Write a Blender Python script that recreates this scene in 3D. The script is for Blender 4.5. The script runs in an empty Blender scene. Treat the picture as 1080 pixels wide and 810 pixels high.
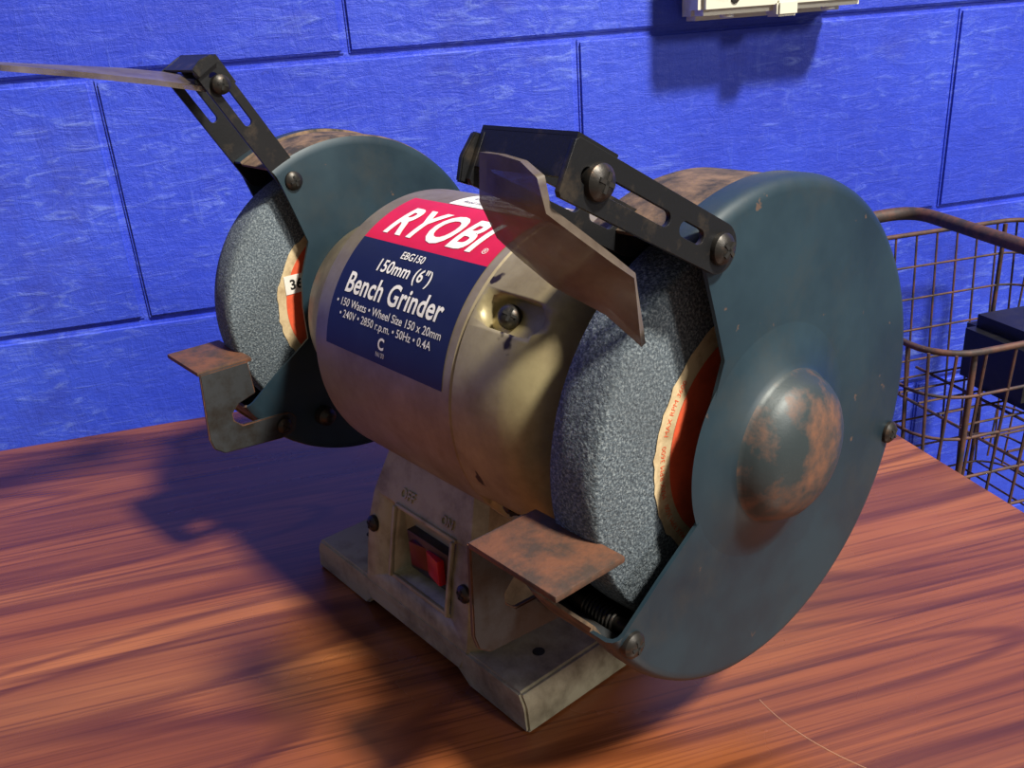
import bpy, bmesh, math, random
from mathutils import Vector, Matrix
random.seed(4)
S=bpy.context.scene
S.view_settings.view_transform='Standard'
S.view_settings.look='None'
COL=S.collection
MM=0.001
ZT=-0.25094; GX,GY=0.20594,-0.41092; PSI=-1.14261; H=134.0

# ---------------------------------------------------------------- materials
def mat(name):
    m=bpy.data.materials.new(name);m.use_nodes=True
    nt=m.node_tree;b=nt.nodes['Principled BSDF'];return m,nt,b
def N(nt,t,**kw):
    n=nt.nodes.new(t)
    for k,v in kw.items():
        if k in n.inputs.keys(): n.inputs[k].default_value=v
        else: setattr(n,k,v)
    return n
def ramp(nt,fac,stops):
    r=nt.nodes.new('ShaderNodeValToRGB');e=r.color_ramp.elements
    while len(e)<len(stops): e.new(0.5)
    for i,(p,c) in enumerate(stops):
        e[i].position=p;e[i].color=(c[0],c[1],c[2],1) if not isinstance(c,(int,float)) else (c,c,c,1)
    nt.links.new(fac,r.inputs[0]);return r.outputs[0]
def coords(nt,scale=(1,1,1),rot=(0,0,0),kind='Object'):
    tc=nt.nodes.new('ShaderNodeTexCoord');mp=nt.nodes.new('ShaderNodeMapping')
    mp.inputs['Scale'].default_value=scale;mp.inputs['Rotation'].default_value=rot
    nt.links.new(tc.outputs[kind],mp.inputs['Vector']);return mp.outputs[0]
def noise(nt,vec,scale,detail=4,rough=.55,dist=0):
    n=N(nt,'ShaderNodeTexNoise',Scale=scale,Detail=detail,Roughness=rough,Distortion=dist)
    nt.links.new(vec,n.inputs['Vector']);return n.outputs['Fac']
def mix(nt,fac,a,b,mode='MIX'):
    m=nt.nodes.new('ShaderNodeMix');m.data_type='RGBA';m.blend_type=mode
    for sock,v in ((0,fac),(6,a),(7,b)):
        if hasattr(v,'default_value') or hasattr(v,'is_linked'): nt.links.new(v,m.inputs[sock])
        elif isinstance(v,(int,float)): m.inputs[sock].default_value=v
        else: m.inputs[sock].default_value=(v[0],v[1],v[2],1)
    return m.outputs[2]
def bump(nt,b,h,strength=.3,dist=.001):
    n=N(nt,'ShaderNodeBump',Strength=strength,Distance=dist);nt.links.new(h,n.inputs['Height']);nt.links.new(n.outputs[0],b.inputs['Normal'])
def c255(r,g,b):
    f=lambda x:(x/255/12.92) if x/255<=.04045 else ((x/255+.055)/1.055)**2.4
    return (f(r),f(g),f(b))
def simple(name,base,dirt,lo=.5,hi=.7,scale=60,rough=.4,metal=0,bstr=.1,r2=None,dscale=None):
    m,nt,b=mat(name);v=coords(nt)
    f=noise(nt,v,scale,6,.65)
    k=ramp(nt,f,[(lo,0.0),(hi,1.0)])
    nt.links.new(mix(nt,k,base,dirt),b.inputs['Base Color'])
    b.inputs['Metallic'].default_value=metal
    if r2 is None: b.inputs['Roughness'].default_value=rough
    else: nt.links.new(ramp(nt,k,[(0,rough),(1,r2)]),b.inputs['Roughness'])
    bump(nt,b,noise(nt,v,scale*6,4),bstr,.0005)
    return m
def make_teal():
    m,nt,b=mat('blue_grey_guard_paint');v=coords(nt)
    big=noise(nt,v,14,5,.6);k=ramp(nt,big,[(.35,c255(22,40,52)),(.65,c255(34,56,68))])
    k=mix(nt,ramp(nt,noise(nt,v,34,6,.7),[(.5,0.0),(.8,.5)]),k,c255(56,58,56))
    sp=ramp(nt,noise(nt,v,120,4,.6),[(.70,0.0),(.73,.7)])
    c=mix(nt,sp,k,c255(104,80,64))
    nt.links.new(c,b.inputs['Base Color']);b.inputs['Metallic'].default_value=.1
    nt.links.new(ramp(nt,big,[(.35,.40),(.65,.54)]),b.inputs['Roughness'])
    bump(nt,b,noise(nt,v,300,3),.06,.0004);return m
M_teal=make_teal()
M_hub=simple('hub_steel_rusty',c255(50,60,64),c255(122,84,64),.46,.66,42,.46,.2,.2,.65)
M_band=simple('guard_band_dusty',c255(54,48,42),c255(122,98,76),.4,.62,90,.75,.1,.4)
M_inside=simple('guard_inside_dark',c255(30,27,25),c255(70,48,36),.45,.7,60,.85,0,.4)  # near-black mottled with brown, for guard insides and cutters
M_black=simple('black_steel',c255(32,33,36),c255(70,62,54),.55,.75,110,.42,.4,.15)
M_screw=simple('screw_dark_steel',c255(56,54,52),c255(92,74,60),.55,.7,260,.4,.7,.1)
M_slot=simple('dark_slot',(.008,.008,.008),(.02,.015,.012),.5,.7,200,.9)
M_rust=simple('rusty_plate',c255(104,66,46),c255(64,50,42),.40,.62,90,.7,.1,.5)
M_restmetal=simple('rest_bracket_steel',c255(66,70,74),c255(50,46,42),.45,.65,60,.42,.4,.2)
def make_gold(name,hi,lo,spot,sthr):
    m,nt,b=mat(name);v=coords(nt)
    k=ramp(nt,noise(nt,v,24,6,.65),[(.38,hi),(.74,lo)])
    k=mix(nt,ramp(nt,noise(nt,v,60,3,.5),[(sthr,0.0),(sthr+.03,1.0)]),k,spot)
    k=mix(nt,ramp(nt,noise(nt,v,9,6,.75),[(.5,0.0),(.75,.6)]),k,c255(84,70,52))
    nt.links.new(k,b.inputs['Base Color']);b.inputs['Metallic'].default_value=.35
    nt.links.new(ramp(nt,noise(nt,v,24,6,.65),[(.38,.4),(.74,.58)]),b.inputs['Roughness'])
    bump(nt,b,noise(nt,v,400,3),.12,.0004);return m
M_gold=make_gold('champagne_paint',c255(156,144,118),c255(110,94,72),c255(60,48,36),.74)
M_bell=make_gold('champagne_end_bell',c255(168,156,118),c255(112,98,70),c255(42,32,24),.665)
M_base=simple('cast_base_paint',c255(164,158,134),c255(94,84,64),.44,.70,36,.5,.15,.3)
def make_wheel():
    m,nt,b=mat('grinding_wheel_grit');v=coords(nt)
    f=noise(nt,v,1050,3,.65);g=noise(nt,v,22,4)
    k=ramp(nt,f,[(.34,c255(48,58,68)),(.5,c255(84,96,106)),(.66,c255(140,150,156))])
    k=mix(nt,ramp(nt,g,[(.4,0.0),(.7,.5)]),k,c255(70,76,82))
    nt.links.new(k,b.inputs['Base Color']);b.inputs['Roughness'].default_value=.9
    bump(nt,b,noise(nt,v,600,3,.7),.7,.0012);return m
M_wheel=make_wheel()
M_cream=simple('label_cream',c255(206,186,148),c255(170,146,112),.45,.7,160,.85)
M_orange=simple('label_orange',c255(226,92,54),c255(196,80,50),.45,.7,120,.8)
M_red=simple('label_red',c255(200,24,56),c255(172,22,48),.45,.8,30,.45)
M_navy=simple('label_navy',c255(18,26,58),c255(28,36,66),.45,.8,30,.45)
M_white=simple('label_white',c255(235,232,226),c255(205,200,190),.5,.8,60,.5)
M_wplastic=simple('white_plastic',c255(216,214,200),c255(170,160,140),.55,.75,25,.45)
M_blkplastic=simple('black_plastic',c255(22,22,24),c255(40,38,36),.5,.7,60,.35)
M_redsw=simple('switch_red',c255(190,20,24),c255(120,14,16),.5,.8,80,.3)
M_wire=simple('rusty_wire',c255(92,60,50),c255(54,44,44),.4,.6,70,.65,.1,.3)
def make_visor():
    m,nt,b=mat('scuffed_clear_plastic');v=coords(nt)
    f=noise(nt,v,45,6,.65)
    nt.links.new(ramp(nt,f,[(.35,c255(116,106,96)),(.7,c255(76,64,56))]),b.inputs['Base Color'])
    nt.links.new(ramp(nt,noise(nt,v,25,5,.7),[(.35,.6),(.7,.92)]),b.inputs['Alpha'])
    b.inputs['Roughness'].default_value=.32
    return m
M_visor=make_visor()
def make_wall():
    m,nt,b=mat('blue_painted_block')
    v=coords(nt)
    big=noise(nt,v,3.5,4,.6)
    k=ramp(nt,big,[(.3,c255(34,54,182)),(.5,c255(44,68,204)),(.72,c255(58,84,218))])
    st1=noise(nt,coords(nt,(5,5,22),(0,.35,0)),5,6,.75,1.2)
    st2=noise(nt,coords(nt,(20,5,5),(0,-.25,0)),5,6,.75,1.2)
    msk=ramp(nt,noise(nt,v,4.5,4,.6),[(.42,0.0),(.6,1.0)])
    k=mix(nt,mix(nt,msk,(0,0,0),ramp(nt,st1,[(.52,0.0),(.70,.7)])),k,c255(122,146,236))
    k=mix(nt,ramp(nt,st2,[(.58,0.0),(.78,.4)]),k,c255(104,128,230))
    k=mix(nt,ramp(nt,noise(nt,v,5,6,.7),[(.56,0.0),(.8,.55)]),k,c255(50,44,104))
    k=mix(nt,ramp(nt,noise(nt,v,42,5,.7),[(.66,0.0),(.74,.5)]),k,c255(30,40,126))
    nt.links.new(k,b.inputs['Base Color']);b.inputs['Roughness'].default_value=.5
    h=mix(nt,.45,mix(nt,.5,st1,st2),noise(nt,v,26,7,.75))
    bump(nt,b,h,.75,.005)
    return m
M_wall=make_wall()
def make_wood():
    m,nt,b=mat('wood_laminate')
    a=noise(nt,coords(nt,(.55,4.0,1)),1.35,2,.4,.2)
    fine=noise(nt,coords(nt,(2.2,170,1)),3,5,.7)
    mid=noise(nt,coords(nt,(1.0,45,1)),2,4,.65,.2)
    def contour(mult,fa):
        mu=N(nt,'ShaderNodeMath',operation='MULTIPLY');mu.inputs[1].default_value=mult;nt.links.new(a,mu.inputs[0])
        ad=N(nt,'ShaderNodeMath',operation='MULTIPLY_ADD');nt.links.new(fine,ad.inputs[0]);ad.inputs[1].default_value=fa;nt.links.new(mu.outputs[0],ad.inputs[2])
        si=N(nt,'ShaderNodeMath',operation='SINE');nt.links.new(ad.outputs[0],si.inputs[0]);return si.outputs[0]
    c1=contour(62,1.8);c2=contour(230,3.0)
    base=ramp(nt,noise(nt,coords(nt,(.8,6,1)),2.0,4,.6,.3),[(.3,c255(106,56,28)),(.5,c255(134,76,40)),(.72,c255(168,106,60))])
    k=mix(nt,ramp(nt,c1,[(.4,0.0),(1.0,.45)]),base,c255(76,36,20))
    k=mix(nt,ramp(nt,c2,[(.45,0.0),(1.0,.6)]),k,c255(70,33,20))
    k=mix(nt,ramp(nt,mid,[(.48,0.0),(.68,.65)]),k,c255(72,34,20))
    k=mix(nt,ramp(nt,fine,[(.48,0.0),(.68,.65)]),k,c255(60,28,18))
    nt.links.new(k,b.inputs['Base Color'])
    du=noise(nt,coords(nt),9,5,.6)
    nt.links.new(ramp(nt,du,[(.3,.2),(.75,.38)]),b.inputs['Roughness'])
    bump(nt,b,fine,.05,.0005);return m
M_wood=make_wood()
M_scratch=simple('table_scratch_mark',c255(170,128,100),c255(150,110,84))
M_floor=simple('concrete_floor',c255(120,118,114),c255(86,84,80),.4,.7,6,.8,0,.3)
M_leg=simple('table_leg_paint',c255(60,60,62),c255(90,70,55),.5,.7,20,.5,.4)

# ---------------------------------------------------------------- mesh helpers
def finish(name,bm,mats,parent=None,sharp=35,recalc=True):
    if recalc: bmesh.ops.recalc_face_normals(bm,faces=bm.faces)
    a=math.radians(sharp)
    for f in bm.faces: f.smooth=True
    for e in bm.edges:
        if len(e.link_faces)==2:
            if e.calc_face_angle(0)>a: e.smooth=False
        else: e.smooth=False
    me=bpy.data.meshes.new(name);bm.to_mesh(me);bm.free()
    for m in (mats if isinstance(mats,(list,tuple)) else [mats]): me.materials.append(m)
    o=bpy.data.objects.new(name,me);COL.objects.link(o)
    if parent is not None: o.parent=parent
    return o
def P(u,v,w): return Vector((u*MM,v*MM,w*MM))
def revolve(bm,prof,n=96,axis='u',c=(0,0,H),mi=0):
    rings=[]
    for a,r in prof:
        if r<1e-6: rings.append([bm.verts.new(pt(axis,c,a,0,0))])
        else: rings.append([bm.verts.new(pt(axis,c,a,r,2*math.pi*i/n)) for i in range(n)])
    for q,(A,B) in enumerate(zip(rings,rings[1:])):
        if len(A)==1 and len(B)==1: continue
        for i in range(n):
            j=(i+1)%n
            if len(A)==1: f=bm.faces.new((A[0],B[j],B[i]))
            elif len(B)==1: f=bm.faces.new((A[i],A[j],B[0]))
            else: f=bm.faces.new((A[i],A[j],B[j],B[i]))
            f.material_index=mi(q) if callable(mi) else mi
def pt(axis,c,a,r,t):
    x,y=r*math.cos(t),r*math.sin(t)
    if axis=='u': return P(c[0]+a,c[1]+x,c[2]+y)
    if axis=='v': return P(c[0]+x,c[1]+a,c[2]+y)
    return P(c[0]+x,c[1]+y,c[2]+a)
def box(bm,c,s,bev=0,mi=0,rot=None):
    r=bmesh.ops.create_cube(bm,size=1);vs=r['verts']
    for v in vs: v.co=Vector((v.co.x*s[0]*MM,v.co.y*s[1]*MM,v.co.z*s[2]*MM))
    fs=list({f for v in vs for f in v.link_faces})
    if bev:
        es=list({e for v in vs for e in v.link_edges})
        q=bmesh.ops.bevel(bm,geom=es,offset=bev*MM,segments=2,affect='EDGES',profile=.6)
        vs=list({v for f in q['faces'] for v in f.verts}|{v for v in vs if v.is_valid})
        fs=list({f for v in vs for f in v.link_faces})
    for v in vs:
        if rot is not None: v.co=rot@v.co
        v.co+=P(*c)
    for f in fs: f.material_index=mi
def prism(bm,poly,to3,d0,d1,mi=0,bev=0):
    A=[bm.verts.new(to3(a,b,d0)) for a,b in poly];B=[bm.verts.new(to3(a,b,d1)) for a,b in poly]
    fs=[bm.faces.new(A),bm.faces.new(B[::-1])]
    n=len(poly)
    for i in range(n): fs.append(bm.faces.new((A[i],B[i],B[(i+1)%n],A[(i+1)%n])))
    for f in fs: f.material_index=mi
    if bev:
        bmesh.ops.recalc_face_normals(bm,faces=fs)
        es=list({e for f in fs for e in f.edges if e.calc_face_angle(0)>.4})
        bmesh.ops.bevel(bm,geom=es,offset=bev*MM,segments=2,affect='EDGES')
def tube(bm,pts,r,n=10,mi=0,closed=False):
    rings=[];m=len(pts);up=None
    for i,p in enumerate(pts):
        if closed: t=(pts[(i+1)%m]-pts[i-1]).normalized()
        else: t=(pts[min(i+1,m-1)]-pts[max(i-1,0)]).normalized()
        if up is None: up=Vector((0,0,1)) if abs(t.z)<.9 else Vector((1,0,0))
        x=t.cross(up).normalized();y=x.cross(t).normalized();up=y
        rings.append([bm.verts.new(p+r*(math.cos(2*math.pi*k/n)*x+math.sin(2*math.pi*k/n)*y)) for k in range(n)])
    R=rings+([rings[0]] if closed else [])
    for A,B in zip(R,R[1:]):
        for k in range(n):
            f=bm.faces.new((A[k],A[(k+1)%n],B[(k+1)%n],B[k]));f.material_index=mi
    if not closed:
        bm.faces.new(rings[0][::-1]).material_index=mi;bm.faces.new(rings[-1]).material_index=mi
def screw(name,c,nrm,r,parent,h=None,m=None):
    bm=bmesh.new();h=h or r*.55
    revolve(bm,[(-2,0),(-2,r*.95),(0,r),(h*.45,r*.96),(h*.8,r*.72),(h,r*.35),(h,0)],28,'w',(0,0,0))
    for k in (0,1): box(bm,(0,0,h*.93),((r*1.1 if k else r*.22),(r*.22 if k else r*1.1),h*.25),0,1)  # dark raised cross stands in for the shade of a sunken slot
    q=Vector((0,0,1)).rotation_difference(Vector(nrm))
    M=Matrix.Translation(P(*c))@q.to_matrix().to_4x4()@Matrix.Rotation(random.random()*1.5,4,'Z')
    bmesh.ops.transform(bm,matrix=M,verts=bm.verts)
    return finish(name,bm,[m or M_screw,M_slot],parent)
def cut(o,cb,G):
    c=finish('cut',cb,M_inside,G)
    mo=o.modifiers.new('b','BOOLEAN');mo.operation='DIFFERENCE';mo.object=c;mo.solver='EXACT'
    bpy.context.view_layer.update()
    dg=bpy.context.evaluated_depsgraph_get();me=bpy.data.meshes.new_from_object(o.evaluated_get(dg))
    o.modifiers.clear();o.data=me;bpy.data.objects.remove(c)

# ---------------------------------------------------------------- GRINDER
G=bpy.data.objects.new('bench_grinder',None);COL.objects.link(G)
G.location=(GX,GY,ZT);G.rotation_euler=(0,0,PSI)
bm=bmesh.new()
revolve(bm,[(-46,0),(-46,63),(-45,65),(-43,66),(58.5,66),(59.5,65.3),(60,64),(60,0)],128)
finish('motor_shell',bm,M_gold,G,30)
def bell(name,sgn,u0,prof,angs):
    bm=bmesh.new()
    revolve(bm,[(u0+sgn*a,r) for a,r in prof],128)
    o=finish(name,bm,M_bell,G,28)
    for i,ang in enumerate(angs):
        t=math.radians(ang)
        cb=bmesh.new()
        d=Vector((0,-math.cos(t),math.sin(t)));sd=Vector((0,math.sin(t),math.cos(t)));ax=Vector((sgn,0,0))
        cen=Vector(((u0+sgn*16)*MM,0,H*MM))
        poly=[]
        for k in range(9):
            a=math.pi/2+math.pi*k/8;poly.append((7*math.cos(a)-4,7*math.sin(a)))
        for k in range(9):
            a=-math.pi/2+math.pi*k/8;poly.append((7*math.cos(a)+12,7*math.sin(a)))
        prism(cb,poly,lambda a,b,dd:cen+ax*(a*MM)+sd*(b*MM)+d*(dd*MM),60,75)
        cut(o,cb,G)
        sc=cen+d*(61.5*MM)+ax*(-1*MM)
        screw(name+'_screw_%d'%(i+1),tuple(sc/MM),(d*.75+ax*.65).normalized(),4.6,G,4.5)
    return o
bell('end_bell_near',1,60,[(0,0),(0,65.6),(1,66.6),(26,66.4),(33,65.2),(38,62.5),(42,58),(44.5,50),(45.5,40),(45.5,32),(50,32),(50,0)],(41,-34,136,214))
bell('end_bell_far',-1,-46,[(0,0),(0,62),(3,60),(10,56),(25,52),(40,47),(47,40),(48,32),(64,30),(64,0)],())

def cylmap(u,s,r=66.0,a0=49.0):
    t=math.radians(a0)+s/66.0
    return P(u,-r*math.cos(t),H+r*math.sin(t))
def patch(name,u0,u1,s0,s1,m,r,rad=0):
    bm=bmesh.new();nu,ns=12,40
    g=[[bm.verts.new(cylmap(u0+(u1-u0)*i/nu,s0+(s1-s0)*j/ns,r)) for i in range(nu+1)] for j in range(ns+1)]
    for j in range(ns):
        for i in range(nu): bm.faces.new((g[j][i],g[j][i+1],g[j+1][i+1],g[j+1][i]))
    return finish(name,bm,m,G,60,False)
patch('label_navy_panel',-33,54,-45,6,M_navy,66.2)
patch('label_red_panel',-33,54,6,37.5,M_red,66.2)
patch('label_warning_sticker',-8,46,38,60,M_white,66.25)
def text_mesh(body,width,bold=0,shear=0,height=None):
    cu=bpy.data.curves.new('t','FONT');cu.body=body;cu.size=1;cu.offset=bold;cu.shear=shear
    if bold: cu.space_character=1.0+bold*2
    cu.align_x='CENTER';cu.align_y='CENTER';cu.resolution_u=4
    ob=bpy.data.objects.new('t',cu);COL.objects.link(ob)
    dg=bpy.context.evaluated_depsgraph_get();dg.update()
    me=bpy.data.meshes.new_from_object(ob.evaluated_get(dg));bpy.data.objects.remove(ob)
    bm=bmesh.new();bm.from_mesh(me)
    xs=[v.co.x for v in bm.verts];ys=[v.co.y for v in bm.verts]
    cx,cy=(min(xs)+max(xs))/2,(min(ys)+max(ys))/2;sx=width/(max(xs)-min(xs))
    sy=sx if height is None else height/(max(ys)-min(ys))
    for v in bm.verts: v.co=Vector(((v.co.x-cx)*sx,(v.co.y-cy)*sy,0))
    return bm
def cyl_text(name,body,u,s,width,m=M_white,bold=.0,shear=0,height=None,r=66.45):
    bm=text_mesh(body,width,bold,shear,height)
    ys=[v.co.y for v in bm.verts];y=min(ys)+1.5
    while y<max(ys):
        bmesh.ops.bisect_plane(bm,geom=bm.verts[:]+bm.edges[:]+bm.faces[:],plane_co=(0,y,0),plane_no=(0,1,0));y+=1.5
    for v in bm.verts: v.co=cylmap(u+v.co.x,s+v.co.y,r)
    return finish(name,bm,m,G,80,False)
cyl_text('label_brand_text','RYOBI',10,19.5,66,bold=.03,shear=.25,height=19)
cyl_text('label_code_text','EBG150',10,1.5,16,bold=.01)
cyl_text('label_size_text','150mm (6")',10,-6,38,bold=.015)
cyl_text('label_title_text','Bench Grinder',10,-16,70,bold=.018,height=9.5)
cyl_text('label_spec_text_1','• 150 Watts • Wheel Size 150 x 20mm',10,-25,77,bold=.004)
cyl_text('label_spec_text_2','• 240V • 2850 r.p.m. • 50Hz • 0.4A',10,-30.5,68,bold=.004)
cyl_text('label_tick_text','C',11,-36.5,4.5,bold=.03)
cyl_text('label_tick_code_text','N133',11,-41,6)
cyl_text('label_warning_text_1','WARNING',20,53,24,m=M_navy,r=66.5,bold=.02)
cyl_text('label_warning_text_2','Always wear eye protection',20,47.5,44,m=M_navy,r=66.5)
cyl_text('label_warning_text_3','Read instructions before use',20,42.5,44,m=M_navy,r=66.5)
cyl_text('label_registered_text','®',46.5,12.5,3)

def guard(name,sg):
    mouth=[(-38,69),(-33,54),(-28,38),(-31,30),(-35,20),(-37,5),(-37,-13),(-45,-18.5),(-58,-27)]
    a1=math.radians(118.5);a0=math.radians(207.5-360)
    n=110
    th=[a0+(a1-a0)*i/n for i in range(n+1)]
    prof=[(155,84.5),(154.6,86.6),(153.2,88.4),(151,89.3),(144,89.3),(143.6,88),(114,88),(111.5,87.2),(110.3,85.4),(110,83)]
    bm=bmesh.new()
    rings=[[bm.verts.new(P(sg*u,r*math.cos(t),H+r*math.sin(t))) for t in th] for u,r in prof]
    for k,(A,B) in enumerate(zip(rings,rings[1:])):
        for i in range(n):
            f=bm.faces.new((A[i],A[i+1],B[i+1],B[i]));f.material_index=0 if (k<4 or k>6) else 1
    for u,ring,mi in ((155,rings[0],0),(110,rings[-1],0)):
        mv=[bm.verts.new(P(sg*u,v,H+w)) for v,w in mouth]
        loop=ring+mv
        es=[]
        for i in range(len(loop)):
            a,b=loop[i],loop[(i+1)%len(loop)]
            e=bm.edges.get((a,b)) or bm.edges.new((a,b));es.append(e)
        r=bmesh.ops.triangle_fill(bm,edges=es,use_beauty=True,normal=(1,0,0))
        for f in [x for x in r['geom'] if isinstance(x,bmesh.types.BMFace)]: f.material_index=mi
    o=finish(name,bm,[M_teal,M_band,M_inside],G,32)
    s=o.modifiers.new('s','SOLIDIFY');s.thickness=1.4*MM;s.offset=-1
    bm=bmesh.new()
    pr=[(154.8,43),(155.1,41),(155.5,38.5),(156.3,35.5),(157.6,32),(159,29),(160,27.2),(161.5,26.2),(164,25.2),(167,23),(169.5,19.5),(171.5,14.5),(172.6,9),(173,4.5),(173.1,0)]
    revolve(bm,[(sg*a,r) for a,r in pr],80,mi=lambda q:0 if q<6 else 1)
    finish(name+'_hub_cap',bm,[M_teal,M_hub],G,70)
    for i,(v,w) in enumerate(((-71,-44),(82,-26))):
        k=84/math.hypot(v,w)
        screw(name+'_screw_%d'%(i+1),(sg*154.8,v*k,H+w*k),(sg,0,0),4.6,G,3)
guard('guard_near',1);guard('guard_far',-1)

def wheel(name,sg,split):
    bm=bmesh.new()
    prof=[(121,0),(121,30),(121,71.5),(122.2,73),(128,73.4),(136,73.2),(140.8,72.6),(142,71.2),(142,30),(142,0)]
    revolve(bm,[(sg*a,r) for a,r in prof],160)
    finish(name,bm,M_wheel,G,50)
    for face,sd in ((142,1),(121,-1)):
        bm=bmesh.new()
        def ring(r0,r1,off,mi):
            A=[];B=[];nn=96
            for i in range(nn):
                t=2*math.pi*i/nn
                j=random.uniform(-.6,.6) if mi==0 else 0
                A.append(bm.verts.new(P(sg*(face+sd*off),r0*math.cos(t),H+r0*math.sin(t))))
                B.append(bm.verts.new(P(sg*(face+sd*off),(r1+j)*math.cos(t),H+(r1+j)*math.sin(t))))
            for i in range(nn):
                k=(i+1)%nn;bm.faces.new((A[i],A[k],B[k],B[i])).material_index=mi
        ring(34,46.5,.35,0);ring(14,split,.5,1)
        finish('%s_paper_label_%s'%(name,'outer' if sd>0 else 'inner'),bm,[M_cream,M_orange],G,60)
        bm=bmesh.new()
        revolve(bm,[(sg*(face+sd*.5),22),(sg*(face+sd*3),21),(sg*(face+sd*3.4),10),(sg*(face+sd*8.5),9),(sg*(face+sd*8.5),0)],48)
        finish('%s_flange_%s'%(name,'outer' if sd>0 else 'inner'),bm,M_screw,G,40)
wheel('grinding_wheel_near',1,39);wheel('grinding_wheel_far',-1,41.5)
bmt=text_mesh('36N',13,.03)
for v in bmt.verts: v.co=P(-120.1,-31+v.co.x,149+v.co.y)
bm=bmesh.new();box(bm,(-120.35,-31,149),(.3,19,10),0)
finish('grit_tag',bm,M_white,G)
finish('grit_tag_text',bmt,M_slot,G,80,False)
for k,a in enumerate((150,180,210)):
    bm=text_mesh('MAX RPM 3600',19)
    for v in bm.verts:
        t=math.radians(a)-v.co.x/42.5;rr=42.5+v.co.y
        v.co=P(142.45,rr*math.cos(t),H+rr*math.sin(t))
    finish('wheel_label_text_%d'%(k+1),bm,M_orange,G,80,False)
bm=bmesh.new();revolve(bm,[(-152,0),(-152,6),(152,6),(152,0)],32);finish('arbor_shaft',bm,M_screw,G)

# base casting
bm=bmesh.new()
def uw(a,b,d): return P(a,d,b)
flange=[(-88,0),(-38,0),(-30,7),(38,7),(48,0),(88,0),(87,13),(84,19),(-82,19),(-86,13)]
prism(bm,flange,uw,-63,63,0,1.2)
finish('base_flange',bm,M_base,G,25)
def fv(w):
    pts=[(7,-63.6),(19,-62.5),(50,-57.5),(66,-53),(92,-42)]
    for (a,b),(c,d) in zip(pts,pts[1:]):
        if w<=c: return b+(d-b)*(w-a)/(c-a)
    return -42
bm=bmesh.new()
lev=[]
for w,ul,ur in ((7.5,-37,47),(19,-39,53),(50,-38,53),(66,-36,50),(92,-30,43)):
    f_=-fv(w);c=5
    ring=[(ul,-f_+c),(ul+c,-f_),(ur-c,-f_),(ur,-f_+c),(ur,f_-c),(ur-c,f_),(ul+c,f_),(ul,f_-c)]
    lev.append([bm.verts.new(P(u,v,w)) for u,v in ring])
bm.faces.new(lev[0][::-1]);bm.faces.new(lev[-1])
for A,B in zip(lev,lev[1:]):
    for i in range(8): bm.faces.new((A[i],A[(i+1)%8],B[(i+1)%8],B[i]))
base=finish('pedestal',bm,M_base,G,25)
cb=bmesh.new();box(cb,(12,fv(48),48),(43,15,34),1.5)
cut(base,cb,G)
bm=bmesh.new()
tl=math.atan2(fv(64)-fv(31),33)
for cc,ss in (((12,fv(65.5)-.2,65.5),(47,2,2)),((12,fv(30.5)-.2,30.5),(47,2,2)),((-10.5,fv(48)-.6,48),(2,2,36)),((34.5,fv(48)-.6,48),(2,2,36))):
    box(bm,cc,ss,.6,0,Matrix.Rotation(-tl,3,'X'))
finish('switch_bezel',bm,M_base,G)
bm=bmesh.new();box(bm,(14,-51.5,46),(33,7,21),.8)
finish('switch_housing',bm,M_blkplastic,G)
bm=bmesh.new();box(bm,(7,-54.6,46),(12,3,13),.8,0,Matrix.Rotation(.18,3,'Z'));box(bm,(20,-55.3,46),(12,4,13),.8,1,Matrix.Rotation(-.18,3,'Z'))
finish('switch_rocker',bm,[simple('switch_dark_red',c255(92,14,18),c255(60,12,14),.5,.8,80,.3),M_redsw],G)
for nm,b_,u,w in (('off','OFF',-4,72),('on','ON',27,71)):
    bm=text_mesh(b_,11 if nm=='off' else 8.5,.01)
    r=bmesh.ops.extrude_face_region(bm,geom=bm.faces[:]);
    for v in [x for x in r['geom'] if isinstance(x,bmesh.types.BMVert)]: v.co.z=1.1
    for v in bm.verts: v.co=P(u+v.co.x,fv(w+v.co.y)-v.co.z+.2,w+v.co.y)
    finish('switch_%s_lettering'%nm,bm,M_base,G,30)
screw('base_screw_1',(-28,fv(50)-.3,50),(0,-1,.15),4.2,G,2.6)
screw('base_screw_2',(45,fv(46)-.3,46),(0,-1,.15),4.2,G,2.6)
for k,(u,v) in enumerate(((70,-40),(70,42),(-66,-40),(-66,42))):
    bm=bmesh.new();revolve(bm,[(19.05,2.8),(19.15,2.6),(19.15,0)],24,'w',(u,v,0));finish('mount_hole_dark_disc_%d'%(k+1),bm,M_slot,G)  # flat near-black disc paints the shade of a hole; nothing is cut

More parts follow.
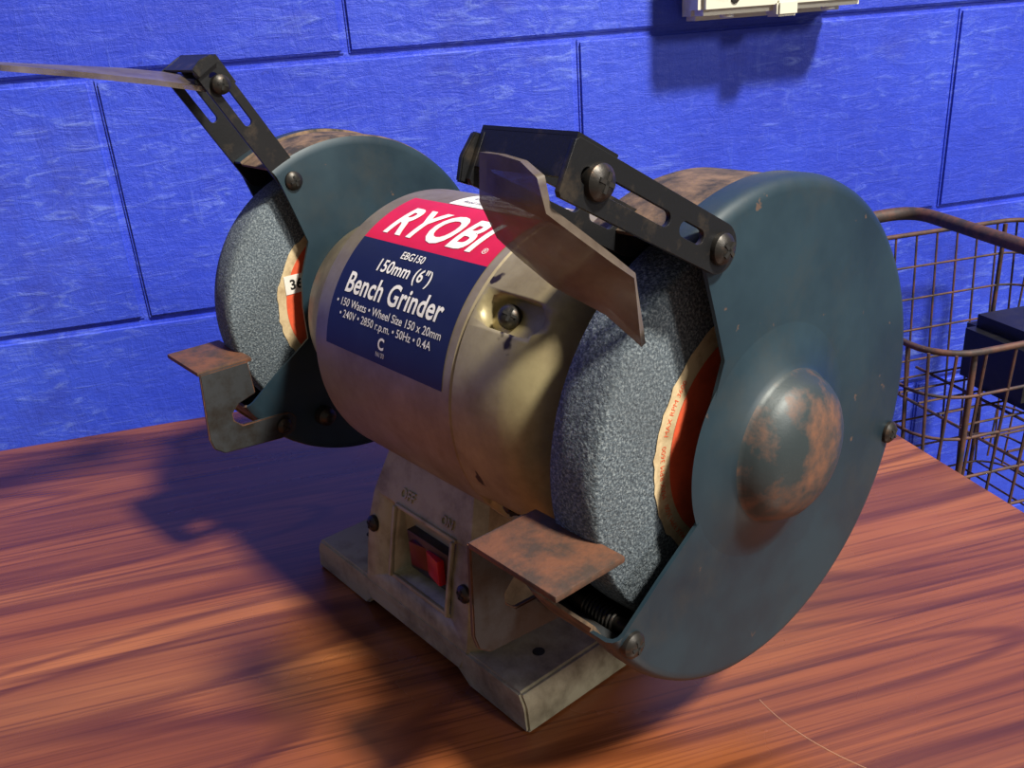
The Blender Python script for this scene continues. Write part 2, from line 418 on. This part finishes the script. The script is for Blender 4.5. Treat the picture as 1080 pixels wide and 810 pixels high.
def rest(name,sg):
    bm=bmesh.new()
    box(bm,(sg*131,-84.5,119),(41,29,2.4),.7,0)
    side=[(-98.5,119),(-73,119),(-72,101),(-82,98),(-86,94),(-86,90),(-82,86),(-62,85),(-55,84),(-52,80),(-54,73),(-62,71),(-94,74),(-99,78),(-100.5,84)]
    prism(bm,side,lambda a,b,d:P(d,a,b),sg*110.8,sg*108.6,1,.5)
    box(bm,(sg*131,-68,82.5),(42,9,1.8),.5,1,Matrix.Rotation(-.5,3,'X'))
    finish(name,bm,[M_rust,M_restmetal],G,30)
    bm=bmesh.new()
    pts=[];nt=9
    for i in range(nt*12+1):
        t=2*math.pi*i/12;pts.append(P(sg*(122+i*1.7/12),-59+3.6*math.cos(t),81+3.6*math.sin(t)))
    tube(bm,pts,.6*MM,6)
    revolve(bm,[(sg*108,0),(sg*108,2.6),(sg*152,2.6),(sg*152,0)],16,'u',(0,-59,81))
    finish(name+'_bolt_spring',bm,M_screw,G)
    screw(name+'_screw_1',(sg*(108.2),-60,78),(-sg,0,0),4.4,G,3)
    bm=bmesh.new();revolve(bm,[(sg*109,0),(sg*109,5.5),(sg*104,5.2),(sg*103,3.5),(sg*101,2.5),(sg*100,0)],18,'u',(0,-36,76))
    finish(name+'_nut',bm,M_screw,G)
rest('tool_rest_near',1);rest('tool_rest_far',-1)

def sheet_arm(L,h,slots,th):
    cu=bpy.data.curves.new('a','CURVE');cu.dimensions='2D';cu.fill_mode='BOTH';cu.extrude=th/2;cu.bevel_depth=.15;cu.bevel_resolution=1
    def poly(pts):
        s=cu.splines.new('POLY');s.points.add(len(pts)-1)
        for p,(x,y) in zip(s.points,pts): p.co=(x,y,0,1)
        s.use_cyclic_u=True
    poly([(-h*math.sin(math.radians(t)),h*math.cos(math.radians(t))) for t in range(0,181,12)]+[(L-1,-h),(L,-h+1),(L,h-1),(L-1,h)])
    for a,b,r in slots:
        poly([(a-r*math.sin(math.radians(t)),r*math.cos(math.radians(t))) for t in range(0,181,15)]+[(b+r*math.sin(math.radians(t)),-r*math.cos(math.radians(t))) for t in range(0,181,15)])
    ob=bpy.data.objects.new('a',cu);COL.objects.link(ob);bpy.context.view_layer.update()
    me=bpy.data.meshes.new_from_object(ob.evaluated_get(bpy.context.evaluated_depsgraph_get()));bpy.data.objects.remove(ob)
    return me
def bracket(name,sg,piv,ang,L,uo,ui,wid,slots,webh):
    a=math.radians(ang);d=(math.cos(a),math.sin(a));n=(-math.sin(a),math.cos(a))
    if n[1]<0: n=(-n[0],-n[1])
    h=wid/2
    f=lambda x,y,dep:P(dep,piv[0]+d[0]*x+n[0]*y,piv[1]+d[1]*x+n[1]*y)
    bm=bmesh.new()
    for u in (uo,ui):
        me=sheet_arm(L,h,slots,1.4)
        k=len(bm.verts);bm.from_mesh(me);bm.verts.ensure_lookup_table()
        for v in bm.verts[k:]: v.co=f(v.co.x,v.co.y,sg*(u+.9)+v.co.z)
    prism(bm,[(L-1.4,h),(L-1.4,h-webh),(L,h-webh),(L,h)],f,sg*ui,sg*(uo+1.6),0)
    prism(bm,[(L-15,h-.2),(L-15,h+1.0),(L,h+1.0),(L,h-.2)],f,sg*ui,sg*(uo+1.6),0)
    prism(bm,[(L-3,h*.9),(L-3,-h),(L+1.5,-h-.5),(L+3,-h*.2),(L+1.5,h*.8)],f,sg*(ui-.2),sg*(ui-2.2),0,.4)
    finish(name,bm,M_black,G,30)
    return f
f=bracket('shield_bracket_near',1,(-35,209),151,66,156,122,14.5,[(27,59,2.3),(11,18,2.3)],10)
screw('shield_screw_near_1',(157.8,-35,209),(1,0,0),4.8,G,3.2)
q=f(55,0,157.8);screw('shield_screw_near_2',tuple(q/MM),(1,0,0),4.8,G,3.2)
f2=bracket('shield_bracket_far',-1,(-31,204),120.5,68,152,111,13,[(36,61,2.3)],11)
screw('shield_screw_far_1',(-110.2,-31,204),(1,0,0),4.8,G,3)
q=f2(57,0,-109.4);screw('shield_screw_far_2',tuple(q/MM),(1,0,0),4.6,G,3)
def sheet(name,cols,th):
    bm=bmesh.new()
    g=[[bm.verts.new(P(*p)) for p in c] for c in cols]
    for A,B in zip(g,g[1:]):
        for i in range(len(A)-1): bm.faces.new((A[i],A[i+1],B[i+1],B[i]))
    bmesh.ops.subdivide_edges(bm,edges=bm.edges[:],cuts=3,use_grid_fill=True,smooth=.6)
    o=finish(name,bm,M_visor,G,60)
    s=o.modifiers.new('s','SOLIDIFY');s.thickness=th*MM;s.offset=0
    return o
sheet('visor_near',[[(131,-96.5,243),(130,-97,231),(127,-90,220),(125,-82,213)],
                    [(139,-97,243),(138,-98,231),(136,-88,216),(135,-78,205)],
                    [(147,-97,242),(147,-98,231),(149,-80,212),(149,-72,198)],
                    [(154,-98,239),(155,-97,231),(159,-72,210),(159,-69,190)]],2.2)
sheet('visor_far',[[(-151,-62,257),(-151,-90,262),(-151,-120,266),(-151,-150,270)],
                   [(-132,-62,256),(-132,-90,260),(-132,-120,265),(-132,-150,269)],
                   [(-113,-64,251),(-113,-90,257),(-113,-120,263),(-113,-148,268)]],2.4)
bm=bmesh.new();box(bm,(-131,-66,255),(36,9,3),.8);finish('visor_far_clamp',bm,M_black,G)

# ---------------------------------------------------------------- TABLE
T=bpy.data.objects.new('workbench_table',None);COL.objects.link(T)
x0,x1,y0,y1=-.75,.49326,-.93,-.112
def wbox(name,a,b,m,parent,bev=.002):
    bm=bmesh.new();bmesh.ops.create_cube(bm,size=1)
    for v in bm.verts: v.co=Vector(tuple((a[i]+b[i])/2+v.co[i]*(b[i]-a[i]) for i in range(3)))
    if bev: bmesh.ops.bevel(bm,geom=bm.edges[:],offset=bev,segments=2,affect='EDGES')
    return finish(name,bm,m,parent,40)
wbox('table_top',(x0,y0,ZT-.03),(x1,y1,ZT),M_wood,T,.0015)
bm=bmesh.new()
pts=[Vector((.283+.004*t+.018*t*t,-.531-.05*t,ZT+.00002)) for t in [i/12 for i in range(13)]]
tube(bm,pts,.0002,6)
finish('table_scratch',bm,M_scratch,T)
FZ=ZT-.76
for i,(x,y) in enumerate(((x0+.06,y0+.06),(x1-.06,y0+.06),(x0+.06,y1-.06),(x1-.06,y1-.06))):
    wbox('leg_%d'%(i+1),(x-.02,y-.02,FZ),(x+.02,y+.02,ZT-.03),M_leg,T,.002)
for i,(a,b) in enumerate((((x0+.06,y0+.05),(x1-.06,y0+.07)),((x0+.06,y1-.07),(x1-.06,y1-.05)))):
    wbox('apron_%d'%(i+1),(a[0],a[1],ZT-.08),(b[0],b[1],ZT-.03),M_leg,T,.002)

# ---------------------------------------------------------------- WALL (real blocks)
bm=bmesh.new()
g=.0022
for r in range(-6,7):
    za,zb=r*.2+g,(r+1)*.2-g
    off=0 if r%2 else .2
    for k in range(-5,8):
        xa,xb=off+k*.4+g,off+(k+1)*.4-g
        res=bmesh.ops.create_cube(bm,size=1);vs=res['verts'];dy=random.uniform(-.0006,.0006)
        for v in vs: v.co=Vector(((xa+xb)/2+v.co.x*(xb-xa),.05+dy+v.co.y*.1,(za+zb)/2+v.co.z*(zb-za)))
es=[e for e in bm.edges if all(v.co.y<.02 for v in e.verts)]
bmesh.ops.bevel(bm,geom=es,offset=.0024,segments=3,affect='EDGES')
r=bmesh.ops.create_cube(bm,size=1)
for v in r['verts']: v.co=Vector((.6+v.co.x*5.2,.06+v.co.y*.112,v.co.z*2.6))
finish('wall_back',bm,M_wall,None,50)
wbox('floor',(-2,-2.6,FZ-.05),(3.2,.1,FZ),M_floor,None,0)

# ---------------------------------------------------------------- power outlet on the wall
O=bpy.data.objects.new('power_outlet',None);COL.objects.link(O)
wbox('outlet_back_box',(.500,-.026,.006),(.652,-.0005,.16),M_wplastic,O,.004)
wbox('outlet_cover',(.494,-.052,.010),(.656,-.026,.165),M_wplastic,O,.005)
for i,x in enumerate((.526,.626)):
    bm=bmesh.new();revolve(bm,[(0,0),(0,6),(-3,6),(-3.6,4),(-3.6,0)],24,'w',(x*1000,-38,10.5));finish('outlet_gland_%d'%(i+1),bm,M_wplastic,O)
    bm=bmesh.new();revolve(bm,[(0,0),(0,4),(-1.5,3.6),(-1.6,0)],20,'v',(x*1000,-51.8,22));finish('outlet_screw_%d'%(i+1),bm,M_screw,O)
wbox('outlet_latch',(.565,-.056,.005),(.585,-.034,.018),M_wplastic,O,.002)
bm=bmesh.new()
for x in (.54,.605): box(bm,(x*1000,-55,90),(22,8,34),2)
finish('outlet_rockers',bm,M_wplastic,O)

# ---------------------------------------------------------------- wire basket stand
B=bpy.data.objects.new('wire_basket_stand',None);COL.objects.link(B)
bx0,bx1,by0,by1,bz0,bz1=.525,.86,-.34,-.06,-.47,-.205
bm=bmesh.new()
def V(*a): return Vector(a)
def loopz(z,r,ins=0,n=6):
    rr=.03;pts=[]
    for cx,cy,s in ((bx1-ins-rr,by1-ins-rr,0),(bx0+ins+rr,by1-ins-rr,90),(bx0+ins+rr,by0+ins+rr,180),(bx1-ins-rr,by0+ins+rr,270)):
        for k in range(n+1):
            t=math.radians(s+90*k/n);pts.append(V(cx+rr*math.cos(t),cy+rr*math.sin(t),z))
    tube(bm,pts,r,8,0,True)
loopz(bz1,.0024)
for k in range(1,9): loopz(bz1-(bz1-bz0)*k/8,.0012,.002*k)
n=13
for i in range(n+1):
    x=bx0+.012+(bx1-bx0-.024)*i/n
    for y,s in ((by0,1),(by1,-1)): tube(bm,[V(x,y,bz1),V(x,y+s*.016,bz0)],.0011,6)
    tube(bm,[V(x,by0+.016,bz0),V(x,by1-.016,bz0)],.0011,6)
for i in range(n):
    y=by0+.012+(by1-by0-.024)*i/(n-1)
    for x,s in ((bx0,1),(bx1,-1)): tube(bm,[V(x,y,bz1),V(x+s*.016,y,bz0)],.0011,6)
tz=-.345
for i in range(9):
    y=by0+.03+(by1-by0-.06)*i/8;tube(bm,[V(.68,y,tz),V(bx1-.006,y,tz)],.0011,6)
for x in (.68,.74,.80): tube(bm,[V(x,by0+.006,tz-.002),V(x,by1-.006,tz-.002)],.0014,6)
for x,y in ((bx0+.03,by0+.004),(bx1-.03,by0+.004),(bx0+.03,by1-.004),(bx1-.03,by1-.004)):
    tube(bm,[V(x,y,bz1-.002),V(x,y,FZ)],.0022,8)
finish('basket_wires',bm,M_wire,B,50)
bm=bmesh.new()
def arc(pts,n=10,r=.04):
    out=[pts[0]]
    for a,b,c in zip(pts,pts[1:],pts[2:]):
        d1=(a-b).normalized();d2=(c-b).normalized();p0=b+d1*r;p1=b+d2*r
        for k in range(n+1):
            t=k/n;out.append((1-t)**2*p0+2*t*(1-t)*b+t*t*p1)
    out.append(pts[-1]);return out
tube(bm,arc([V(.575,-.075,-.205),V(.60,-.078,-.180),V(.70,-.085,-.174),V(.695,-.338,-.182),V(.695,-.34,-.207)],10,.03),.0062,12)
finish('carry_handle',bm,M_wire,B,50)
wbox('black_charger',(.735,-.22,tz+.003),(.84,-.12,tz+.075),M_blkplastic,B,.012)

# ---------------------------------------------------------------- lights
def area(name,loc,target,size,power,col):
    l=bpy.data.lights.new(name,'AREA');l.size=size;l.energy=power;l.color=col
    o=bpy.data.objects.new(name,l);COL.objects.link(o);o.location=loc
    o.rotation_euler=(Vector(target)-Vector(loc)).to_track_quat('-Z','Y').to_euler()
tgt=Vector((.2,-.4,-.2))
d=Vector((.43,-.60,1.0)).normalized()
area('ceiling_lamp',tgt+d*4.5,tgt,.42,400,(1,.93,.80))
area('added_low_fill',tgt+Vector((.69,-1,.60)).normalized()*3.2,tgt,.45,34,(1,.95,.88))  # added low side lamp, meant to throw the grinder's shadow onto the wall
w=bpy.data.worlds.new('room');S.world=w;w.use_nodes=True
w.node_tree.nodes['Background'].inputs[0].default_value=(.78,.74,.68,1);w.node_tree.nodes['Background'].inputs[1].default_value=.2

# ---------------------------------------------------------------- camera
rx,ry,rz=-0.39437,0.07363,-0.24724
Rm=Matrix.Rotation(rz,3,'Z')@Matrix.Rotation(rx,3,'X')@Matrix.Rotation(ry,3,'Y')
X,Y,Z=Rm.col[0],Rm.col[1],Rm.col[2]
cam=bpy.data.cameras.new('camera');co=bpy.data.objects.new('camera',cam);COL.objects.link(co)
co.matrix_world=Matrix(((X[0],Z[0],-Y[0],0.11962),(X[1],Z[1],-Y[1],-0.79200),(X[2],Z[2],-Y[2],0.02359),(0,0,0,1)))
cam.sensor_width=36;cam.lens=937.99866/1080*36;cam.clip_start=.01
S.camera=co
